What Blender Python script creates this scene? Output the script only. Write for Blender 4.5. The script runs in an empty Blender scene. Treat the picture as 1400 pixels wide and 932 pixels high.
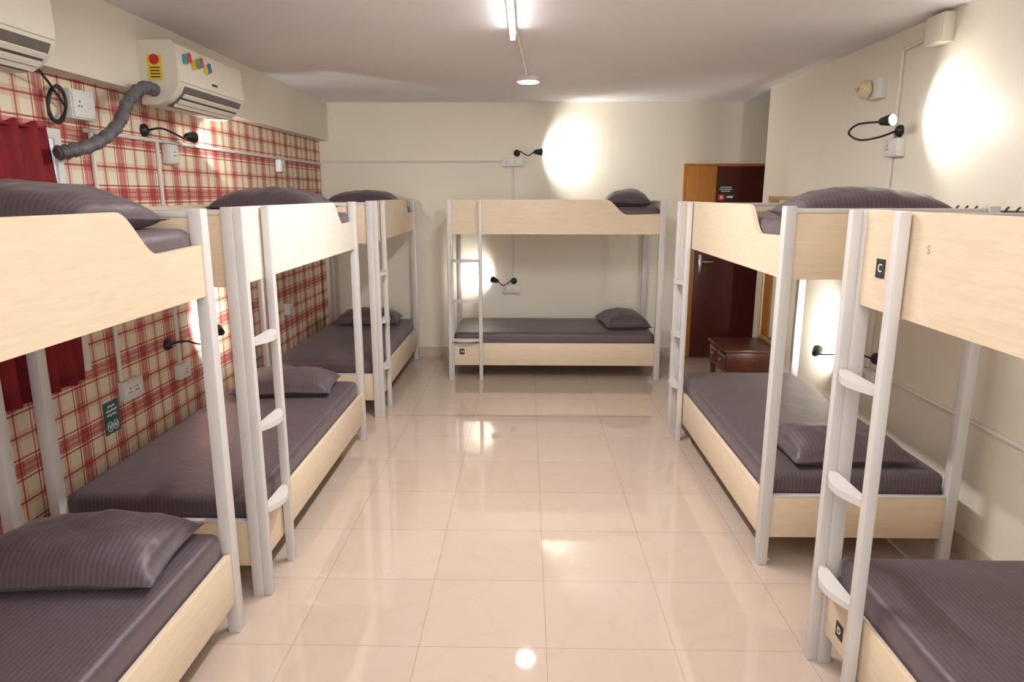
import bpy, bmesh, math, random
from mathutils import Vector, Matrix, noise
scene = bpy.context.scene
COL = scene.collection
PI = math.pi
R = math.radians
random.seed(7)

# ------------------------------------------------------------------ materials
def nt(name):
    m = bpy.data.materials.new(name); m.use_nodes = True
    n = m.node_tree.nodes; l = m.node_tree.links
    return m, n, l, n['Principled BSDF']

def mat(name, col, rough=.5, metal=0., var=.06, scale=8., bump=0., emit=0., spec=.5, stretch=(1,1,1)):
    m, n, l, b = nt(name)
    tc = n.new('ShaderNodeTexCoord'); mp = n.new('ShaderNodeMapping')
    mp.inputs['Scale'].default_value = stretch
    nz = n.new('ShaderNodeTexNoise'); nz.inputs['Scale'].default_value = scale; nz.inputs['Detail'].default_value = 3
    rp = n.new('ShaderNodeValToRGB')
    c0 = [max(0, c*(1-var)) for c in col]; c1 = [min(1, c*(1+var)) for c in col]
    rp.color_ramp.elements[0].color = (*c0, 1); rp.color_ramp.elements[1].color = (*c1, 1)
    rp.color_ramp.elements[0].position = .3; rp.color_ramp.elements[1].position = .7
    l.new(tc.outputs['Object'], mp.inputs['Vector']); l.new(mp.outputs['Vector'], nz.inputs['Vector'])
    l.new(nz.outputs['Fac'], rp.inputs['Fac']); l.new(rp.outputs['Color'], b.inputs['Base Color'])
    b.inputs['Roughness'].default_value = rough; b.inputs['Metallic'].default_value = metal
    b.inputs['Specular IOR Level'].default_value = spec
    if bump:
        bp = n.new('ShaderNodeBump'); bp.inputs['Strength'].default_value = bump; bp.inputs['Distance'].default_value = .01
        l.new(nz.outputs['Fac'], bp.inputs['Height']); l.new(bp.outputs['Normal'], b.inputs['Normal'])
    if emit:
        l.new(rp.outputs['Color'], b.inputs['Emission Color']); b.inputs['Emission Strength'].default_value = emit
    return m

def bedding_mat():
    m, n, l, b = nt('bedding')
    tc = n.new('ShaderNodeTexCoord'); sp = n.new('ShaderNodeSeparateXYZ')
    l.new(tc.outputs['Object'], sp.inputs[0])
    mu = n.new('ShaderNodeMath'); mu.operation = 'MULTIPLY'; mu.inputs[1].default_value = 2*PI/.018
    si = n.new('ShaderNodeMath'); si.operation = 'SINE'
    l.new(sp.outputs['Y'], mu.inputs[0]); l.new(mu.outputs[0], si.inputs[0])
    rp = n.new('ShaderNodeValToRGB')
    e = rp.color_ramp.elements
    e[0].position = .3; e[0].color = (.080, .054, .066, 1)
    e[1].position = .7; e[1].color = (.103, .072, .086, 1)
    mr = n.new('ShaderNodeMapRange'); mr.inputs[1].default_value = -1; mr.inputs[2].default_value = 1
    l.new(si.outputs[0], mr.inputs[0]); l.new(mr.outputs[0], rp.inputs['Fac'])
    l.new(rp.outputs['Color'], b.inputs['Base Color'])
    b.inputs['Roughness'].default_value = .48
    b.inputs['Sheen Weight'].default_value = .12
    nz = n.new('ShaderNodeTexNoise'); nz.inputs['Scale'].default_value = 5; nz.inputs['Detail'].default_value = 3
    nz.inputs['Distortion'].default_value = .8
    l.new(tc.outputs['Object'], nz.inputs['Vector'])
    bp = n.new('ShaderNodeBump'); bp.inputs['Strength'].default_value = .32; bp.inputs['Distance'].default_value = .025
    l.new(nz.outputs['Fac'], bp.inputs['Height']); l.new(bp.outputs['Normal'], b.inputs['Normal'])
    return m

def wood_mat(name, c0, c1, stretch, rough=.42, scale=6):
    m, n, l, b = nt(name)
    tc = n.new('ShaderNodeTexCoord'); mp = n.new('ShaderNodeMapping'); mp.inputs['Scale'].default_value = stretch
    nz = n.new('ShaderNodeTexNoise'); nz.inputs['Scale'].default_value = scale; nz.inputs['Detail'].default_value = 6
    nz.inputs['Distortion'].default_value = 1.2
    rp = n.new('ShaderNodeValToRGB'); e = rp.color_ramp.elements
    e[0].position = .35; e[0].color = (*c0, 1); e[1].position = .62; e[1].color = (*c1, 1)
    l.new(tc.outputs['Object'], mp.inputs['Vector']); l.new(mp.outputs['Vector'], nz.inputs['Vector'])
    l.new(nz.outputs['Fac'], rp.inputs['Fac']); l.new(rp.outputs['Color'], b.inputs['Base Color'])
    b.inputs['Roughness'].default_value = rough
    return m

def plaid_mat():
    m, n, l, b = nt('plaid_wallpaper')
    tc = n.new('ShaderNodeTexCoord'); sp = n.new('ShaderNodeSeparateXYZ')
    l.new(tc.outputs['Object'], sp.inputs[0])
    def dens(sock, off):
        a = n.new('ShaderNodeMath'); a.operation = 'MULTIPLY_ADD'; a.inputs[1].default_value = 1/.28; a.inputs[2].default_value = off
        f = n.new('ShaderNodeMath'); f.operation = 'FRACT'
        l.new(sock, a.inputs[0]); l.new(a.outputs[0], f.inputs[0])
        rp = n.new('ShaderNodeValToRGB'); cr = rp.color_ramp; cr.interpolation = 'CONSTANT'
        stops = [(0, .8), (.03, .0), (.06, .62), (.115, .85), (.14, .60), (.205, .85), (.23, .62), (.29, .0), (.32, .8), (.35, 0), (.58, .20), (.645, .85), (.68, .20), (.75, .0)]
        cr.elements[0].position = 0; cr.elements[0].color = (stops[0][1],)*3 + (1,)
        cr.elements[1].position = stops[1][0]; cr.elements[1].color = (stops[1][1],)*3 + (1,)
        for p, v in stops[2:]:
            q = cr.elements.new(p); q.color = (v, v, v, 1)
        l.new(f.outputs[0], rp.inputs['Fac'])
        return rp.outputs['Color']
    du = dens(sp.outputs['Y'], .3); dv = dens(sp.outputs['Z'], .12)
    ad = n.new('ShaderNodeMath'); ad.operation = 'ADD'; l.new(du, ad.inputs[0]); l.new(dv, ad.inputs[1])
    rp = n.new('ShaderNodeValToRGB'); e = rp.color_ramp.elements
    e[0].position = 0; e[0].color = (.85, .77, .59, 1)
    e[1].position = 1; e[1].color = (.32, .02, .03, 1)
    q = e.new(.12); q.color = (.76, .60, .42, 1)
    q = e.new(.25); q.color = (.73, .47, .35, 1)
    q = e.new(.5); q.color = (.51, .125, .115, 1)
    hf = n.new('ShaderNodeMath'); hf.operation = 'MULTIPLY'; hf.inputs[1].default_value = .61
    l.new(ad.outputs[0], hf.inputs[0]); l.new(hf.outputs[0], rp.inputs['Fac'])
    l.new(rp.outputs['Color'], b.inputs['Base Color']); b.inputs['Roughness'].default_value = .6
    return m

def tile_mat():
    m, n, l, b = nt('floor_tile')
    tc = n.new('ShaderNodeTexCoord'); mp = n.new('ShaderNodeMapping')
    mp.inputs['Location'].default_value = (-.083, -2.31, 0)
    br = n.new('ShaderNodeTexBrick'); br.offset = 0; br.squash = 1
    br.inputs['Scale'].default_value = 1; br.inputs['Brick Width'].default_value = .49; br.inputs['Row Height'].default_value = .465
    br.inputs['Mortar Size'].default_value = .0016; br.inputs['Mortar Smooth'].default_value = .2
    br.inputs['Color1'].default_value = (.545, .432, .360, 1); br.inputs['Color2'].default_value = (.57, .455, .38, 1)
    br.inputs['Mortar'].default_value = (.38, .29, .24, 1)
    l.new(tc.outputs['Object'], mp.inputs['Vector']); l.new(mp.outputs['Vector'], br.inputs['Vector'])
    nz = n.new('ShaderNodeTexNoise'); nz.inputs['Scale'].default_value = 2.2; nz.inputs['Detail'].default_value = 5; nz.inputs['Distortion'].default_value = 1.6
    l.new(tc.outputs['Object'], nz.inputs['Vector'])
    rp = n.new('ShaderNodeValToRGB'); e = rp.color_ramp.elements
    e[0].position = .45; e[0].color = (1, 1, 1, 1); e[1].position = .55; e[1].color = (1, 1, 1, 1)
    q = e.new(.5); q.color = (.985, .972, .96, 1)
    mx = n.new('ShaderNodeMix'); mx.data_type = 'RGBA'; mx.blend_type = 'MULTIPLY'; mx.inputs['Factor'].default_value = 1
    l.new(nz.outputs['Fac'], rp.inputs['Fac'])
    l.new(br.outputs['Color'], mx.inputs[6]); l.new(rp.outputs['Color'], mx.inputs[7])
    l.new(mx.outputs[2], b.inputs['Base Color'])
    b.inputs['Roughness'].default_value = .045
    b.inputs['Specular IOR Level'].default_value = 1.0
    return m

M = dict(
    wall=mat('cream_paint', (.845, .795, .675), .55, var=.02, scale=1.5),
    ceil=mat('ceiling_paint', (.82, .80, .815), .7, var=.03, scale=1.2),
    plaid=plaid_mat(), tile=tile_mat(), bed=bedding_mat(),
    wood=wood_mat('maple_laminate', (.70, .56, .405), (.745, .615, .46), (1, 5, 10)),
    wood_glare=wood_mat('maple_laminate_glare', (.72, .665, .585), (.77, .715, .64), (1, 5, 10)),  # maple with white glare painted into its colour, middle left bunk only
    wood_end=wood_mat('maple_laminate_end', (.70, .555, .39), (.745, .60, .435), (5, 1, 10)),
    ply=mat('plywood', (.5, .38, .24), .7),
    metal=mat('white_painted_steel', (.62, .595, .58), .36, var=.03, scale=5),
    black=mat('black_plastic', (.012, .012, .013), .4),
    white=mat('white_plastic', (.80, .79, .76), .4, var=.02),
    conduit=mat('pvc_conduit', (.78, .75, .68), .5, var=.03),
    acw=mat('air_conditioner_shell', (.82, .78, .67), .4, var=.02),
    acdark=mat('air_conditioner_vent', (.16, .145, .125), .5),
    hose=mat('grey_hose', (.13, .125, .135), .55, var=.2, scale=25),
    yellow=mat('yellow_label', (.85, .62, .04), .5),
    red=mat('red_print', (.6, .02, .02), .5),
    curtain=mat('red_curtain', (.21, .005, .012), .8, var=.15, scale=20, bump=.1),
    maroon=wood_mat('maroon_laminate', (.075, .014, .010), (.105, .021, .014), (14, 1, 1), .3),
    orange=wood_mat('orange_laminate', (.46, .17, .02), (.55, .22, .03), (14, 1, 1), .35),
    brown=wood_mat('table_wood', (.070, .018, .010), (.105, .028, .015), (3, 14, 1), .3),
    tan=wood_mat('mirror_frame_wood', (.42, .28, .15), (.50, .34, .19), (1, 1, 8), .4),
    chrome=mat('chrome', (.7, .7, .7), .2, metal=1, var=.02),
    gold=mat('gold_knob', (.7, .48, .14), .3, metal=.7),
    mirror=mat('mirror_glass', (.85, .87, .87), .03, metal=1, var=.01),
    tealsign=mat('dark_teal_card', (.04, .13, .118), .5),
    paper=mat('white_print', (.85, .85, .83), .6, var=.02),
    ink=mat('dark_ink', (.02, .02, .02), .6),
    pen=mat('pen_mark', (.36, .25, .16), .7),
    hook=mat('brown_hook', (.10, .05, .03), .4),
    grout=mat('floor_seam', (.30, .22, .18), .5),
    tubeglow=mat('tube_glow', (1, .98, .97), .3, emit=14, var=0),
    ledglow=mat('led_glow', (1, .96, .90), .3, emit=70, var=0),
    bulb=mat('bulb_glow', (1, .97, .92), .3, emit=25, var=0),
    bulboff=mat('bulb_off', (.5, .5, .5), .3),
    pane=mat('pale_window_pane', (.75, .82, .90), .2, var=.02, emit=.25),
    bellc=mat('cream_bell', (.74, .62, .38), .4),
    baseb=mat('skirting_tile', (.62, .53, .44), .25, var=.05),
)

# ------------------------------------------------------------------ mesh helpers
def box(bm, c, s, bev=0., seg=2):
    r = bmesh.ops.create_cube(bm, size=1)
    vs = r['verts']
    for v in vs: v.co = Vector((v.co.x*s[0]+c[0], v.co.y*s[1]+c[1], v.co.z*s[2]+c[2]))
    if bev:
        es = list({e for v in vs for e in v.link_edges})
        bmesh.ops.bevel(bm, geom=es, offset=bev, segments=seg, affect='EDGES', profile=.5)

def prism(bm, pts, axis, lo, hi):
    def mp(p, q, t): return {'x': (t, p, q), 'y': (p, t, q), 'z': (p, q, t)}[axis]
    a = [bm.verts.new(mp(p, q, lo)) for p, q in pts]; b = [bm.verts.new(mp(p, q, hi)) for p, q in pts]
    fs = [bm.faces.new(a), bm.faces.new(b[::-1])]
    n = len(pts)
    for i in range(n): fs.append(bm.faces.new((a[i], b[i], b[(i+1) % n], a[(i+1) % n])))
    bmesh.ops.recalc_face_normals(bm, faces=fs)

def tube(bm, pts, r, n=10, caps=True):
    pts = [Vector(p) for p in pts]; k = len(pts)
    rs = r if isinstance(r, (list, tuple)) else [r]*k
    t0 = (pts[1]-pts[0]).normalized()
    up = Vector((0, 0, 1)) if abs(t0.z) < .9 else Vector((1, 0, 0))
    nrm = t0.cross(up).normalized(); rings = []
    for i, p in enumerate(pts):
        t = (pts[min(i+1, k-1)]-pts[max(i-1, 0)])
        t = t.normalized() if t.length > 1e-9 else t0
        nrm = (nrm - t*nrm.dot(t)).normalized(); bn = t.cross(nrm)
        rings.append([bm.verts.new(p + (nrm*math.cos(2*PI*j/n) + bn*math.sin(2*PI*j/n))*rs[i]) for j in range(n)])
    fs = []
    for i in range(k-1):
        for j in range(n):
            fs.append(bm.faces.new((rings[i][j], rings[i][(j+1) % n], rings[i+1][(j+1) % n], rings[i+1][j])))
    if caps: fs += [bm.faces.new(rings[0][::-1]), bm.faces.new(rings[-1])]
    bmesh.ops.recalc_face_normals(bm, faces=fs)

def spline(P, sub=8):
    P = [Vector(p) for p in P]; Q = [P[0]] + P + [P[-1]]; out = []
    for i in range(1, len(Q)-2):
        a, b, c, d = Q[i-1:i+3]
        for s in range(sub):
            t = s/sub
            out.append(.5*((2*b) + (c-a)*t + (2*a-5*b+4*c-d)*t*t + (-a+3*b-3*c+d)*t**3))
    out.append(P[-1]); return out

def obj(name, bm, m, parent=None, loc=None, rot=None, sharp=40):
    me = bpy.data.meshes.new(name); bm.to_mesh(me); bm.free()
    me.materials.append(m)
    for p in me.polygons: p.use_smooth = True
    me.set_sharp_from_angle(angle=R(sharp))
    o = bpy.data.objects.new(name, me); COL.objects.link(o)
    if parent: o.parent = parent
    if loc is not None: o.location = loc
    if rot is not None: o.rotation_euler = rot
    return o

def tag(o, label, cat, group=None):
    o['label'] = label; o['category'] = cat
    if group: o['group'] = group
    return o

def thing(name, label, cat, loc=(0, 0, 0), rotz=0, group=None):
    o = bpy.data.objects.new(name, None); COL.objects.link(o); o.empty_display_size = .05
    o.location = loc; o.rotation_euler = (0, 0, rotz)
    return tag(o, label, cat, group)

def NB(): return bmesh.new()
def bx(name, c, s, m, parent=None, bev=0., loc=None, rot=None):
    b = NB(); box(b, c, s, bev); return obj(name, b, m, parent, loc, rot)

def struct(o, kind='structure'):
    o['kind'] = kind; return o

def text(body, size, name, m, parent, loc, rot=(PI/2, 0, 0)):
    cu = bpy.data.curves.new(name, 'FONT'); cu.body = body; cu.size = size; cu.align_x = 'CENTER'; cu.align_y = 'CENTER'; cu.extrude = .0004
    t = bpy.data.objects.new(name+'_tmp', cu); COL.objects.link(t)
    dg = bpy.context.evaluated_depsgraph_get(); dg.update()
    me = bpy.data.meshes.new_from_object(t.evaluated_get(dg)); me.name = name
    bpy.data.objects.remove(t)
    me.materials.clear(); me.materials.append(m)
    o = bpy.data.objects.new(name, me); COL.objects.link(o); o.parent = parent; o.location = loc; o.rotation_euler = rot
    return o

def dup(root, loc, rotz, label):
    r = root.copy(); COL.objects.link(r); r.location = loc; r.rotation_euler = (0, 0, rotz); r['label'] = label
    for ch in list(root.children):
        c = ch.copy(); COL.objects.link(c); c.parent = r
        for g in list(ch.children):
            d = g.copy(); COL.objects.link(d); d.parent = c
    return r

# ------------------------------------------------------------------ room shell
XL, XR, YB, YR, H = -2.1, 2.1, 7.12, -1.7, 2.59
YC = 6.25; XE = 3.1
struct(bx('floor', ((XL+XE)/2, (YB+YR)/2, -.05), (XE-XL+.4, YB-YR+.4, .1), M['tile']))
struct(bx('ceiling', ((XL+XE)/2, (YB+YR)/2, H+.05), (XE-XL+.4, YB-YR+.4, .1), M['ceil']))
struct(bx('wall_left', (XL-.06, (YB+YR)/2, H/2), (.12, YB-YR, H), M['plaid']))
struct(bx('wall_back', ((XL+XE)/2, YB+.06, H/2), (XE-XL+.24, .12, H), M['wall']))
struct(bx('wall_rear', ((XL+XE)/2, YR-.06, H/2), (XE-XL+.24, .12, H), M['wall']))
struct(bx('wall_right', (XR+.06, (YC+YR)/2, H/2), (.12, YC-YR, H), M['wall']))
struct(bx('wall_recess', (XE+.06, (YB+YR)/2, H/2), (.12, YB-YR, H), M['wall']))
struct(bx('trim_1', (XL+.05, (YB+YR)/2, (2.22+H)/2), (.1, YB-YR, H-2.22), M['wall']))
struct(bx('trim_3', (-.02, 5.10, .0006), (2.0, .008, .0012), M['grout']))
struct(bx('baseboard_back', ((XL+1.58)/2, YB-.006, .05), (1.58-XL, .012, .1), M['baseb']))
struct(bx('baseboard_right', (XR-.006, (YC+YR)/2, .05), (.012, YC-YR, .1), M['baseb']))
struct(bx('baseboard_left', (XL+.006, (YB+YR)/2, .05), (.012, YB-YR, .1), M['baseb']))

# door on the back wall
d = bpy.data.objects.new('door_1', None); COL.objects.link(d); d.location = (2.06, YB, 0); struct(d)
bx('door_leaf', (0, -.02, .99), (.90, .04, 1.96), M['orange'], d, .003)
b = NB(); prism(b, [(-.335, .015), (.45, .015), (.45, 1.968), (-.155, 1.968), (-.155, 1.30), (-.335, 1.30)], 'y', -.046, -.039); obj('dark_panel', b, M['maroon'], d)
hp = bx('handle_plate', (-.27, -.05, .99), (.04, .008, .2), M['chrome'], d, .003)
b = NB(); tube(b, [(-.27, -.05, 1.02), (-.27, -.095, 1.02), (-.265, -.10, 1.02), (-.15, -.10, 1.02)], .009); obj('lever', b, M['chrome'], hp)
b = NB()
for (c, s) in (((-.465, -.015, .988), (.025, .03, 1.975)), ((.465, -.015, .988), (.025, .03, 1.975)), ((0, -.015, 1.985), (.955, .032, .02))): box(b, c, s)
struct(obj('trim_2', b, M['orange'], None, (2.06, YB, 0)))
sg = thing('door_sign', 'small black and red notice stuck on the dark door', 'sign', (2.0, YB-.0465, 1.62))
bx('board', (0, -.002, .085), (.17, .004, .17), M['ink'], sg)
bx('red_block', (-.04, -.0045, .045), (.075, .002, .065), M['red'], sg)
b = NB()
for i, (z, w) in enumerate(((.145, .11), (.125, .13), (.105, .09))): box(b, (0, -.0045, z), (w, .002, .008))
box(b, (.045, -.0045, .05), (.06, .002, .02)); box(b, (-.04, -.0062, .045), (.03, .0015, .03))
obj('lettering', b, M['paper'], sg)

# window and curtain on the left wall
w = bpy.data.objects.new('window_1', None); COL.objects.link(w); w.location = (XL, 2.17, .90); struct(w)
bx('pane', (.006, 0, .53), (.012, 1.86, 1.04), M['pane'], w)
b = NB()
for yy in (-.93, 0, .93): box(b, (.012, yy, .53), (.024, .04, 1.03))
for zz in (0, 1.06): box(b, (.0125, 0, zz), (.025, 1.90, .04))
obj('window_frame', b, M['white'], w)
b = NB(); n = 120; zs = [0, .1, .4, .75, 1.04, 1.13]; rows = []
for z in zs:
    row = []
    for i in range(n+1):
        t = i/n; y = -.9 + 1.75*t
        y += (-.06*max(0, z-.6))*t
        x = .020*math.sin(t*2*PI*15 + .6*math.sin(z*3)) * (1 if z < 1.0 else .7)
        row.append(b.verts.new((x, y, z + (.012*math.sin(t*2*PI*15) if z > 1.1 else 0))))
    rows.append(row)
for r in range(len(zs)-1):
    for i in range(n): b.faces.new((rows[r][i], rows[r][i+1], rows[r+1][i+1], rows[r+1][i]))
cu = obj('curtain', b, M['curtain'], None, (XL+.05, 2.18, .855), sharp=180)
cu.modifiers.new('thick', 'SOLIDIFY').thickness = .003
tag(cu, 'red gathered curtain over the window in the plaid wall', 'curtain')
cr = thing('curtain_rod', 'thin rod carrying the red curtain above the window', 'curtain rod', (XL, 2.17, 1.972))
b = NB(); tube(b, [(.05, -.95, 0), (.05, .80, 0)], .006); obj('rod', b, M['curtain'], cr)
for yy in (-.93, .79):
    b = NB(); tube(b, [(0, yy, 0), (.05, yy, 0)], .005); obj('bracket', b, M['white'], cr)

# added window behind the camera, made up as a source for the fill
w2 = bpy.data.objects.new('added_window', None); COL.objects.link(w2); w2.location = (0, YR, .7); struct(w2)
bx('pane', (0, .006, .75), (3.0, .012, 1.5), M['pane'], w2)
b = NB()
for xx in (-1.53, -.5, .5, 1.53): box(b, (xx, .015, .75), (.06, .03, 1.49))
for zz in (-.03, 1.53): box(b, (0, .016, zz), (3.12, .032, .06))
obj('window_frame', b, M['white'], w2)

# ------------------------------------------------------------------ bunk beds
def bunk(label):
    t = thing('bunk_bed', label, 'bunk bed', group='bunk beds')
    for sx in (-1, 1):
        for sy in (-1, 1):
            b = NB(); box(b, (sx*.953, sy*.42, .825), (.052, .046, 1.65), .003, 2); obj('post', b, M['metal'], t)
    top = [(-.926, 1.345), (.926, 1.345), (.926, 1.525), (.66, 1.518)]
    for i in range(13):
        u = i/12; top.append((.64-.2*u, 1.518+.132*(.5-.5*math.cos(PI*u))))
    top += [(-.926, 1.65)]
    b = NB(); prism(b, top, 'y', -.436, -.414); obj('side_board', b, M['wood'], t)['label'] = 'upper front guard board with a curved dip'
    bx('side_board', (0, -.425, .24), (1.852, .022, .21), M['wood'], t, .002)
    bx('side_board', (0, .425, 1.49), (1.852, .022, .29), M['wood'], t, .002)
    bx('side_board', (0, .425, .24), (1.852, .022, .21), M['wood'], t, .002)
    for sx in (-1, 1):
        bx('end_board', (sx*.953, 0, 1.48), (.022, .794, .28), M['wood_end'], t, .002)
        bx('end_board', (sx*.953, 0, .235), (.022, .794, .20), M['wood_end'], t, .002)
        bx('end_rail', (sx*.953, 0, 1.63), (.03, .794, .02), M['metal'], t, .003)
        bx('end_rail', (sx*.953, 0, .340), (.026, .794, .010), M['metal'], t, .002)
    bx('bed_base', (0, 0, 1.40), (1.87, .828, .02), M['ply'], t)
    bx('bed_base', (0, 0, .255), (1.87, .828, .02), M['ply'], t)
    ld = NB(); box(ld, (-.957, -.460, .825), (.032, .034, 1.65), .003)
    lad = obj('ladder', ld, M['metal'], t)
    b = NB(); box(b, (-.675, -.460, .825), (.034, .034, 1.65), .003); obj('stile', b, M['metal'], lad)
    for z in (.38, .745, 1.11):
        x0, x1 = -.941, -.692; pts = [(x1, -.447), (x0, -.447), (x0, -.468)]
        for i in range(1, 12):
            u = i/12; pts.append((x0+(x1-x0)*u, -.468-.042*math.sin(PI*u)))
        pts.append((x1, -.468))
        b = NB(); prism(b, pts, 'z', z-.012, z+.012); obj('rung', b, M['metal'], lad)
    return t

BEDS = [  # loc, rot, label, short phrase
    ((-1.57, 1.45, 0), PI/2, 'light wood bunk bed in the left foreground, cut off by the left photo edge', 'nearest bunk on the left'),
    ((-1.57, 3.61, 0), PI/2, 'light wood bunk bed along the plaid wall, middle of the three there', 'middle bunk along the plaid wall'),
    ((-1.57, 6.02, 0), PI/2, 'light wood bunk bed along the plaid wall in the far left corner', 'far left corner bunk'),
    ((.26, 6.62, 0), 0, 'light wood bunk bed standing lengthwise against the cream back wall', 'bunk against the back wall'),
    ((1.53, 3.91, 0), -PI/2, 'light wood bunk bed along the right wall, in front of the door', 'right bunk in front of the door'),
    ((1.53, 1.32, 0), -PI/2, 'light wood bunk bed in the right foreground with plates reading C and D', 'right foreground bunk'),
]
proto = bunk(BEDS[0][2]); beds = [proto]
proto.location = BEDS[0][0]; proto.rotation_euler = (0, 0, BEDS[0][1])
for loc, rz, lab, _ in BEDS[1:]: beds.append(dup(proto, loc, rz, lab))
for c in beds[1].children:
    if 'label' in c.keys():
        c.data = c.data.copy(); c.data.materials[0] = M['wood_glare']; c['label'] = 'upper front guard board with a curved dip, whitish painted glare'

def plate(bed, x, z, s, body, pm, tm, lab):
    p = bx('number_plate' if body.isdigit() else 'letter_plate', (0, -.0015, 0), (s*.86, .003, s), pm, bed, loc=(x, -.436, z)); p['label'] = lab
    text(body, s*.62, 'lettering', tm, p, (0, -.0035, 0))
    return p
plate(beds[5], -.81, 1.475, .058, 'C', M['ink'], M['paper'], 'black plate reading C')
plate(beds[5], -.81, .215, .055, 'D', M['ink'], M['paper'], 'black plate reading D')
np_ = plate(beds[3], -.855, .265, .058, '14', M['ink'], M['paper'], 'black plate with white rim reading 14')
bx('rim', (0, -.0006, 0), (.062, .001, .070), M['paper'], np_)
text('S', .034, 'pen_mark', M['pen'], beds[5], (-.57, -.4365, 1.55))

def mattress_mesh():
    b = NB(); box(b, (0, 0, .0875), (1.862, .815, .175), .035, 4)
    bmesh.ops.subdivide_edges(b, edges=[e for e in b.edges if e.calc_length() > .3], cuts=14, use_grid_fill=True)
    for v in b.verts:
        if v.co.z > .1:
            v.co.z += .004*noise.noise(v.co*5) - .002
    return b
m0 = obj('mattress', mattress_mesh(), M['bed'], sharp=60)
tag(m0, 'x', 'mattress', 'sheeted mattresses on the bunks')
first = True
for i, (loc, rz, _, sh) in enumerate(BEDS):
    for zz, lv in ((.265, 'lower'), (1.41, 'upper')):
        o = m0 if first else m0.copy()
        if not first: COL.objects.link(o)
        first = False
        o.location = (loc[0], loc[1], zz); o.rotation_euler = (0, 0, rz)
        o['label'] = 'dark grey striped mattress, %s level of the %s' % (lv, sh)

def pillow_mesh(seed, a=.20, bb=.31, hh=.15):
    b = NB(); N, K = 36, 48; top = []; bot = []
    off = Vector((seed*3.7, seed*1.3, seed*2.1))
    for i in range(N+1):
        rt, rb = [], []
        for j in range(K+1):
            s = -1.09+2.18*i/N; t = -1.06+2.12*j/K
            sc, tc = max(-1, min(1, s)), max(-1, min(1, t))
            h = ((1-abs(sc)**2.4)*(1-abs(tc)**2.6))**.42
            x = a*s*(1-.05*(1-tc*tc)); y = bb*t*(1-.04*(1-sc*sc))
            p = Vector((x, y, 0))
            wr = .008*noise.noise(p*8+off) + .006*noise.noise(p*19+off)
            edge = .032 + .010*noise.noise(p*6+off*1.7) - .012*max(0, abs(s)-1)*10*.5
            zt = edge + .004 + hh*.76*h*(1+.08*noise.noise(p*4+off)) + wr*min(1, h*2)
            zb = max(.0, (edge-.004)*(1-min(1, h*2.2)))
            rt.append(b.verts.new((x, y, zt)))
            rb.append(rt[-1] if i in (0, N) or j in (0, K) else b.verts.new((x, y, zb)))
        top.append(rt); bot.append(rb)
    fs = []
    for i in range(N):
        for j in range(K):
            fs.append(b.faces.new((top[i][j], top[i+1][j], top[i+1][j+1], top[i][j+1])))
            q = (bot[i][j], bot[i][j+1], bot[i+1][j+1], bot[i+1][j])
            if len(set(q)) == 4:
                try: fs.append(b.faces.new(q))
                except ValueError: pass
    bmesh.ops.recalc_face_normals(b, faces=fs)
    return b
# bed, upper?, local x, local y, turn, half width, height
PIL = [(0, 0, .69, -.03, 4, .315, .145), (0, 1, .69, .0, -3, .325, .15), (1, 0, .69, .0, 5, .30, .145), (1, 1, .69, 0, -3, .32, .15), (2, 0, .68, 0, 2, .30, .145), (2, 1, .69, .0, 2, .32, .15),
       (3, 0, .69, .02, 6, .30, .145), (3, 1, .68, 0, -4, .30, .15), (4, 0, .66, .01, 3, .28, .14), (4, 1, .69, -.01, -2, .325, .14)]
for k, (bi, up, lx, ly, rz, bb, hh) in enumerate(PIL):
    loc, brz, _, sh = BEDS[bi]
    p = Matrix.Rotation(brz, 3, 'Z') @ Vector((lx, ly, 0))
    o = obj('pillow', pillow_mesh(k+1, bb=bb, hh=hh), M['bed'], None, (loc[0]+p.x, loc[1]+p.y, (1.586 if up else .441)), (0, 0, brz+R(rz)), sharp=180)
    tag(o, 'dark grey striped pillow, %s level of the %s' % ('upper' if up else 'lower', sh), 'pillow', 'dark pillows on the bunks')

# ------------------------------------------------------------------ wall fittings (local -y points out of the wall)
WL, WB, WR = PI/2, 0, -PI/2
def socket(loc, rz, w_, h_, label, name='socket_box', sw=2, dep=.04):
    t = thing(name, label, 'wall socket', loc, rz)
    bx('back_box', (0, -dep/2, 0), (w_, dep, h_), M['white'], t, .004)
    bx('face_plate', (0, -dep-.003, 0), (w_*.92, .008, h_*.88), M['white'], t, .002)
    for i in range(sw):
        x = (i-(sw-1)/2)*w_*.8/max(1, sw)
        if i % 2: 
            bx('switch', (x, -dep-.009, 0), (.018, .006, .03), M['white'], t, .002)
        else:
            b = NB()
            for dx, dz in ((0, .012), (-.01, -.008), (.01, -.008)): tube(b, [(x+dx, -dep-.0065, dz), (x+dx, -dep-.0085, dz)], .0042, 8)
            obj('socket_hole', b, M['ink'], t)
    return t
socket((-.14, YB, 2.01), WB, .21, .085, 'white socket strip high on the back wall above the bunk', sw=4)
socket((-.16, YB, .725), WB, .19, .085, 'white socket strip low on the back wall inside the bunk', sw=4)
socket((XR, 4.05, 1.955), WR, .15, .10, 'white socket box high on the right wall beneath the lit lamp', sw=2)
socket((XR, 4.03, .62), WR, .14, .09, 'white socket box low on the right wall behind the bunk', sw=2)
socket((XL, 4.08, 1.925), WL, .11, .11, 'small white box below the upper black lamp on the plaid wall', sw=1)
socket((XL, 5.9, 1.93), WL, .11, .10, 'small white box high on the plaid wall near the far corner', sw=1)
socket((XL, 5.85, .72), WL, .11, .10, 'small white box low on the plaid wall inside the far left bunk', sw=1)
socket((XL, 3.96, .655), WL, .11, .09, 'small white box below the lower black lamp on the plaid wall', sw=1)
socket((XL, 3.42, .70), WL, .16, .10, 'white double socket box above the dark teal card', sw=4)
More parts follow.
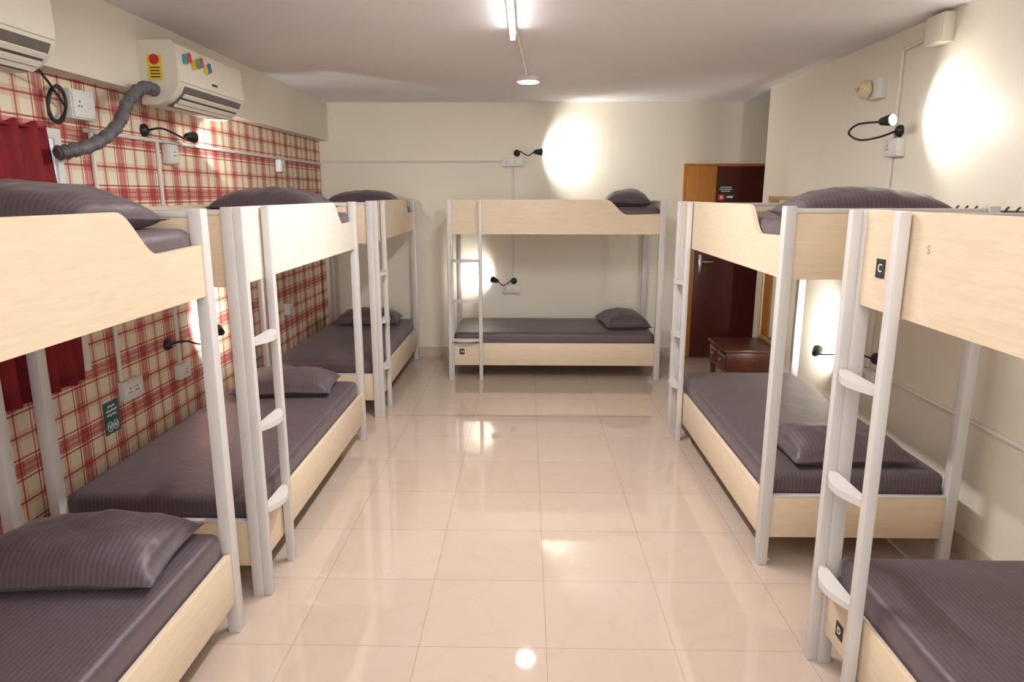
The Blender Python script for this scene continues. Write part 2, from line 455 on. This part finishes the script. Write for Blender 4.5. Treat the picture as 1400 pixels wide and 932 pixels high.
socket((XL, 3.27, 2.10), WL, .17, .13, 'white power box for the air conditioner beside the wire coil', sw=2, dep=.05)

def lamp(loc, rz, head, aim, energy, label, spread=112, mid=None, blend=1.0):
    t = thing('reading_lamp', label, 'reading lamp', loc, rz, 'black gooseneck reading lamps')
    hd = Vector(head); aim = Vector(aim).normalized()
    b = NB(); tube(b, [(0, .0, 0), (0, -.012, 0), (0, -.022, 0), (0, -.03, 0)], [.034, .034, .028, .014], 20); obj('base', b, M['black'], t)
    back = hd - aim*.05
    mid = mid or [(hd.x*.15, -.085, .012), (hd.x*.5, -.14, -.03)]
    P = spline([(0, -.028, 0)] + list(mid) + [tuple(back)], 10)
    b = NB(); tube(b, P, .006, 8); obj('gooseneck', b, M['black'], t)
    b = NB(); tube(b, [hd-aim*.055, hd-aim*.045, hd-aim*.02, hd+aim*.025], [.012, .02, .025, .034], 18, caps=True); h = obj('lamp_head', b, M['black'], t)
    b = NB(); tube(b, [hd+aim*.0255, hd+aim*.028], [.028, .026], 16); obj('bulb', b, M['bulb'] if energy else M['bulboff'], h)
    if energy:
        L = bpy.data.lights.new('lamp_beam', 'SPOT'); L.energy = energy; L.spot_size = R(spread); L.spot_blend = blend; L.shadow_soft_size = .02
        L.color = (1, .97, .91)
        lo = bpy.data.objects.new('lamp_beam', L); COL.objects.link(lo); lo.parent = t
        lo.location = hd + aim*.045; lo.rotation_mode = 'QUATERNION'; lo.rotation_quaternion = aim.to_track_quat('-Z', 'Y')
lamp((-.10, YB, 2.10), WB, (.22, -.20, .0), (.93, .36, .0), 40, 'lit black gooseneck lamp high on the back wall above the bunk', spread=146)
lamp((-.13, YB, .81), WB, (-.20, -.17, .03), (-.82, .57, .2), 15, 'lit black gooseneck lamp low on the back wall inside the bunk', spread=142)
lamp((XR, 4.04, 2.045), WR, (.17, -.16, .04), (.91, .40, .06), 22, 'lit black gooseneck lamp high on the right wall', spread=136,
     mid=[(-.03, -.10, -.03), (-.05, -.20, -.045), (-.02, -.28, -.01), (.06, -.27, .03)])
lamp((XR, 4.02, .735), WR, (-.46, -.16, -.06), (-.8, .6, .25), 46, 'lit black gooseneck lamp low on the right wall behind the bunk', spread=148)
lamp((XL, 3.85, 2.04), WL, (.34, -.10, -.01), (1, -.12, .02), 44, 'black gooseneck lamp high on the plaid wall under the air conditioner', spread=62, blend=.25)
lamp((XL, 3.85, .84), WL, (.32, -.17, .02), (.7, .7, .15), 40, 'lit black gooseneck lamp low on the plaid wall', spread=144)

def conduit(label, paths, rad=.011):
    t = thing('conduit', label, 'conduit', paths[0][0])
    o0 = Vector(paths[0][0])
    for i, P in enumerate(paths):
        b = NB(); tube(b, [Vector(p)-o0 for p in P], rad, 8); obj('pipe', b, M['conduit'], t)
e = .0102
conduit('cream conduit running along the top of the plaid wall with two drops', [[(XL+e, 3.32, 1.993), (XL+e, YB-.004, 1.993)], [(XL+e, 3.96, 1.985), (XL+e, 3.96, .71)], [(XL+e, 3.36, 1.985), (XL+e, 3.36, .755)]])
conduit('cream conduit crossing the back wall to the socket strips', [[(XL+.03, YB-e, 2.02), (-.25, YB-e, 2.02)], [(-.14, YB-e, 1.965), (-.14, YB-e, .86)]])
conduit('cream conduit dropping down the right wall from the ceiling box', [[(XR-e, 4.09, 2.48), (XR-e, 4.09, 2.01)], [(XR-e, 4.09, 2.48), (XR-e, 3.8, 2.50)], [(XR-e, 4.09, 1.90), (XR-e, 4.09, .67)]])
conduit('cream conduit running low along the right wall', [[(XR-e, 3.95, .655), (XR-e, .6, .655)]])
jb = thing('junction_box', 'cream junction box near the ceiling on the right wall', 'junction box', (XR, 3.72, 2.505), WR)
bx('box', (0, -.03, 0), (.15, .06, .14), M['wall'], jb, .004); bx('lid', (0, -.063, 0), (.14, .006, .13), M['wall'], jb, .002)
ab = thing('alarm_bell', 'cream round alarm bell on a white box, right wall', 'alarm bell', (XR, 4.34, 2.31), WR)
bx('back_box', (.02, -.023, 0), (.13, .05, .12), M['white'], ab, .005)
b = NB(); tube(b, [(-.02, -.045, 0), (-.02, -.06, 0), (-.02, -.075, 0), (-.02, -.10, 0), (-.02, -.115, 0)], [.03, .052, .057, .048, .02], 24); obj('gong', b, M['bellc'], ab)
b = NB(); tube(b, [(-.02, -.115, 0), (-.02, -.128, 0)], .012, 12); obj('center_nut', b, M['gold'], ab)
hr = thing('hook_rail', 'brown rail of coat hooks on the right wall above the foreground bunk', 'hook rail', (XR, 3.1, 1.612), WR)
bx('rail', (0, -.009, 0), (.55, .018, .035), M['hook'], hr, .003)
for i in range(8):
    x = -.24+.48*i/7
    b = NB(); tube(b, spline([(x, -.016, .0), (x, -.05, .0), (x, -.065, .015), (x+.012, -.06, .034)], 5), .005, 8); obj('hook', b, M['hook'], hr)

wc = thing('wall_sign', 'dark teal card with two emblems below the sockets on plaid wall', 'sign', (XL, 3.26, .595), WL)
bx('card', (0, -.002, 0), (.125, .004, .165), M['tealsign'], wc)
b = NB()
for z, wd in ((.058, .06), (.036, .09), (.014, .08)):
    k = int(wd/.012)
    for i in range(k): box(b, (-wd/2+(i+.5)*wd/k, -.0045, z+.002*math.sin(i*2.3)), (wd/k*.7, .001, .010))
obj('lettering', b, M['paper'], wc)
b = NB()
for x in (-.024, .024):
    tube(b, [(x+.02*math.cos(a*2*PI/20), -.0045, -.045+.024*math.sin(a*2*PI/20)) for a in range(21)], .0022, 6)
    tube(b, [(x-.01, -.0045, -.034), (x, -.0045, -.056), (x+.01, -.0045, -.034)], .003, 6)
obj('emblem', b, M['paper'], wc)

# air conditioners
STK = [mat('sticker_paper', c, .5) for c in [(.02, .35, .45), (.7, .05, .05), (.8, .45, .02), (.1, .4, .08), (.6, .08, .3), (.75, .6, .03), (.03, .2, .5)]]
def aircon(y, label, extra):
    t = thing('air_conditioner', label, 'air conditioner', (XL+.1, y, 2.155), WL, 'split air conditioners')
    prof = [(.0, 0), (-.085, 0), (-.135, .022), (-.178, .062), (-.198, .10), (-.203, .16), (-.200, .25), (-.194, .298), (-.178, .315), (.0, .315)]
    b = NB(); prism(b, prof, 'x', -.41, .41); obj('shell', b, M['acw'], t, sharp=30)
    b = NB(); prism(b, [(-.197, .112), (-.207, .116), (-.208, .16), (-.205, .25), (-.200, .292), (-.19, .292), (-.19, .115)], 'x', -.402, .402); obj('front_panel', b, M['acw'], t, sharp=30)
    b = NB(); prism(b, [(-.093, -.001), (-.138, .018), (-.183, .06), (-.201, .098), (-.15, .085), (-.095, .01)], 'x', -.34, .38); obj('vent', b, M['acdark'], t)
    for (p, q) in ((-.122, .002), (-.145, .018), (-.172, .046)):
        b = NB(); prism(b, [(p, q), (p-.016, q+.016), (p-.019, q+.010), (p-.005, q-.005)], 'x', -.33, .37); obj('louver', b, M['acw'], t)
    if extra:
        el = bx('energy_label', (-.411, -.085, .18), (.002, .075, .125), M['yellow'], t)
        b = NB()
        tube(b, [(-.4125, -.085, .22), (-.4135, -.085, .22)], .026, 20); obj('rating_dial', b, M['red'], el)
        b = NB()
        for z in (.18, .165, .15, .135): box(b, (-.4125, -.085, z), (.001, .05, .006))
        obj('lettering', b, M['ink'], el)
        for i, m in enumerate(STK):
            s = .05; b = NB(); prism(b, [(-s/2, -s/2), (s/2, -s/2*.8), (s/2*.9, s/2), (0, s/2*1.2), (-s/2, s/2*.8)], 'y', -.001, .001)
            obj('sticker', b, m, t, (-.33+i*.047, -.2085, .232+.016*math.sin(i*2.1)), (0, R(20*math.sin(i*3)), 0))
        bx('logo', (.0, -.2085, .15), (.07, .002, .012), M['ink'], t)
aircon(4.10, 'cream air conditioner with yellow energy label and coloured stickers', True)
aircon(2.34, 'cream air conditioner cut by the top left corner of photo', False)

P = spline([(XL+.17, 3.69, 2.225), (XL+.18, 3.57, 2.22), (XL+.17, 3.45, 2.15), (XL+.16, 3.34, 2.02), (XL+.14, 3.20, 1.93), (XL+.115, 3.05, 1.885), (XL+.09, 2.98, 1.87)], 16)
o0 = P[-1].copy(); b = NB()
rs = [(.030 if i % 2 else .026) + .003*math.sin(i*.9) + .0015*math.sin(i*2.3) for i in range(len(P))]
tube(b, [p-o0 for p in P], rs, 14)
tag(obj('drain_hose', b, M['hose'], None, o0), 'thick grey corrugated hose bending down from the air conditioner', 'hose')
pts = [(XL+.035+.004*math.sin(a), 3.11+.06*math.cos(a*.98), 2.085+.075*math.sin(a)+.006*math.sin(a*2.3)) for a in [i*2*PI/24 for i in range(24*3+1)]]
pts += [(XL+.06, 3.03, 2.17), (XL+.11, 2.9, 2.20), (XL+.13, 2.74, 2.185)]
o0 = Vector(pts[0]); b = NB(); tube(b, [Vector(p)-o0 for p in pts], .006, 6)
tag(obj('power_cable', b, M['black'], None, o0), 'black power cable coiled beside the white power box', 'cable')

# ceiling lights
tl = thing('tube_light', 'lit white fluorescent tube fitting on the ceiling', 'tube light', (-.08, 3.42, H))
bx('batten', (0, 0, -.015), (.035, 1.24, .03), M['white'], tl, .003)
b = NB(); tube(b, [(0, -.6, -.05), (0, .6, -.05)], .013, 16); obj('tube', b, M['tubeglow'], tl)
for s in (-1, 1): bx('end_cap', (0, s*.61, -.04), (.032, .02, .05), M['white'], tl, .003)
cl = thing('ceiling_lamp', 'round white flush lamp on the ceiling beyond the tube', 'ceiling lamp', (.01, 5.62, H))
b = NB(); tube(b, [(0, 0, 0), (0, 0, -.03), (0, 0, -.04)], [.095, .095, .088], 32); obj('housing', b, M['white'], cl)
b = NB(); tube(b, [(0, 0, -.0401), (0, 0, -.045)], [.076, .072], 32); obj('diffuser', b, M['ledglow'], cl)
cc = thing('conduit', 'cream conduit on the ceiling between tube and round lamp', 'conduit', (-.06, 4.06, H-e))
b = NB(); tube(b, [(0, 0, 0), (.06, 1.46, 0)], .011, 8); obj('pipe', b, M['conduit'], cc)

# dressing table
dt = thing('dressing_table', 'low dark brown dressing table with mirror beyond the right bunk', 'dressing table', (1.85, 5.72, 0), WR)
bx('table_top', (0, 0, .44), (.54, .46, .025), M['brown'], dt, .004)
bx('body', (0, .005, .335), (.50, .42, .185), M['brown'], dt, .003)
for i in (-1, 1):
    dr = bx('drawer', (i*.122, -.209, .345), (.23, .016, .13), M['brown'], dt, .004)
    b = NB(); tube(b, [(i*.122, -.217, .345), (i*.122, -.235, .345)], [.012, .016], 14); obj('knob', b, M['gold'], dr)
    bx('inlay', (i*.122, -.2175, .39), (.19, .002, .012), M['gold'], dr)
for sx in (-1, 1):
    for sy in (-1, 1):
        b = NB(); box(b, (sx*.23, sy*.185+.005, .121), (.04, .04, .243), .004); obj('leg', b, M['brown'], dt)
mf = NB()
for c, s in (((-.255, .221, 1.05), (.024, .02, 1.2)), ((.255, .221, 1.05), (.024, .02, 1.2)), ((0, .221, 1.665), (.534, .022, .03)), ((0, .221, .47), (.486, .018, .035))): box(mf, c, s, .002)
mo = obj('mirror_frame', mf, M['tan'], dt); bx('mirror', (0, .222, 1.07), (.49, .008, 1.17), M['mirror'], mo)

# ------------------------------------------------------------------ lights
def area(name, loc, sx, sy, energy, col=(1, .98, .945), rot=(0, 0, 0)):
    L = bpy.data.lights.new(name, 'AREA'); L.shape = 'RECTANGLE'; L.size = sx; L.size_y = sy; L.energy = energy; L.color = col
    o = bpy.data.objects.new(name, L); COL.objects.link(o); o.location = loc; o.rotation_euler = rot
    return o
area('ceiling_fill_light', (0, .8, 2.5), 1.6, 3.0, 41)  # added soft fill under the ceiling, stands in for unseen room lights
area('rear_fill_light', (0, YR+.06, 1.5), 3.0, 1.5, 55, (1, .985, .97), (R(97), 0, 0))  # added frontal fill, placed at the made-up window
area('tube_down_light', (-.08, 3.42, 2.52), .06, 1.2, 56, (1, .985, .96))
w = bpy.data.worlds.new('World'); scene.world = w; w.use_nodes = True
w.node_tree.nodes['Background'].inputs[0].default_value = (.9, .9, 1, 1); w.node_tree.nodes['Background'].inputs[1].default_value = .2

scene.view_settings.view_transform = 'Standard'
scene.view_settings.look = 'None'

cam = bpy.data.cameras.new('Camera'); co = bpy.data.objects.new('Camera', cam); COL.objects.link(co)
cam.lens = 24; cam.sensor_width = 36; cam.clip_start = .05
co.location = (0, 0, 1.7); co.rotation_euler = (R(90-12.16), 0, R(1.2))
scene.camera = co
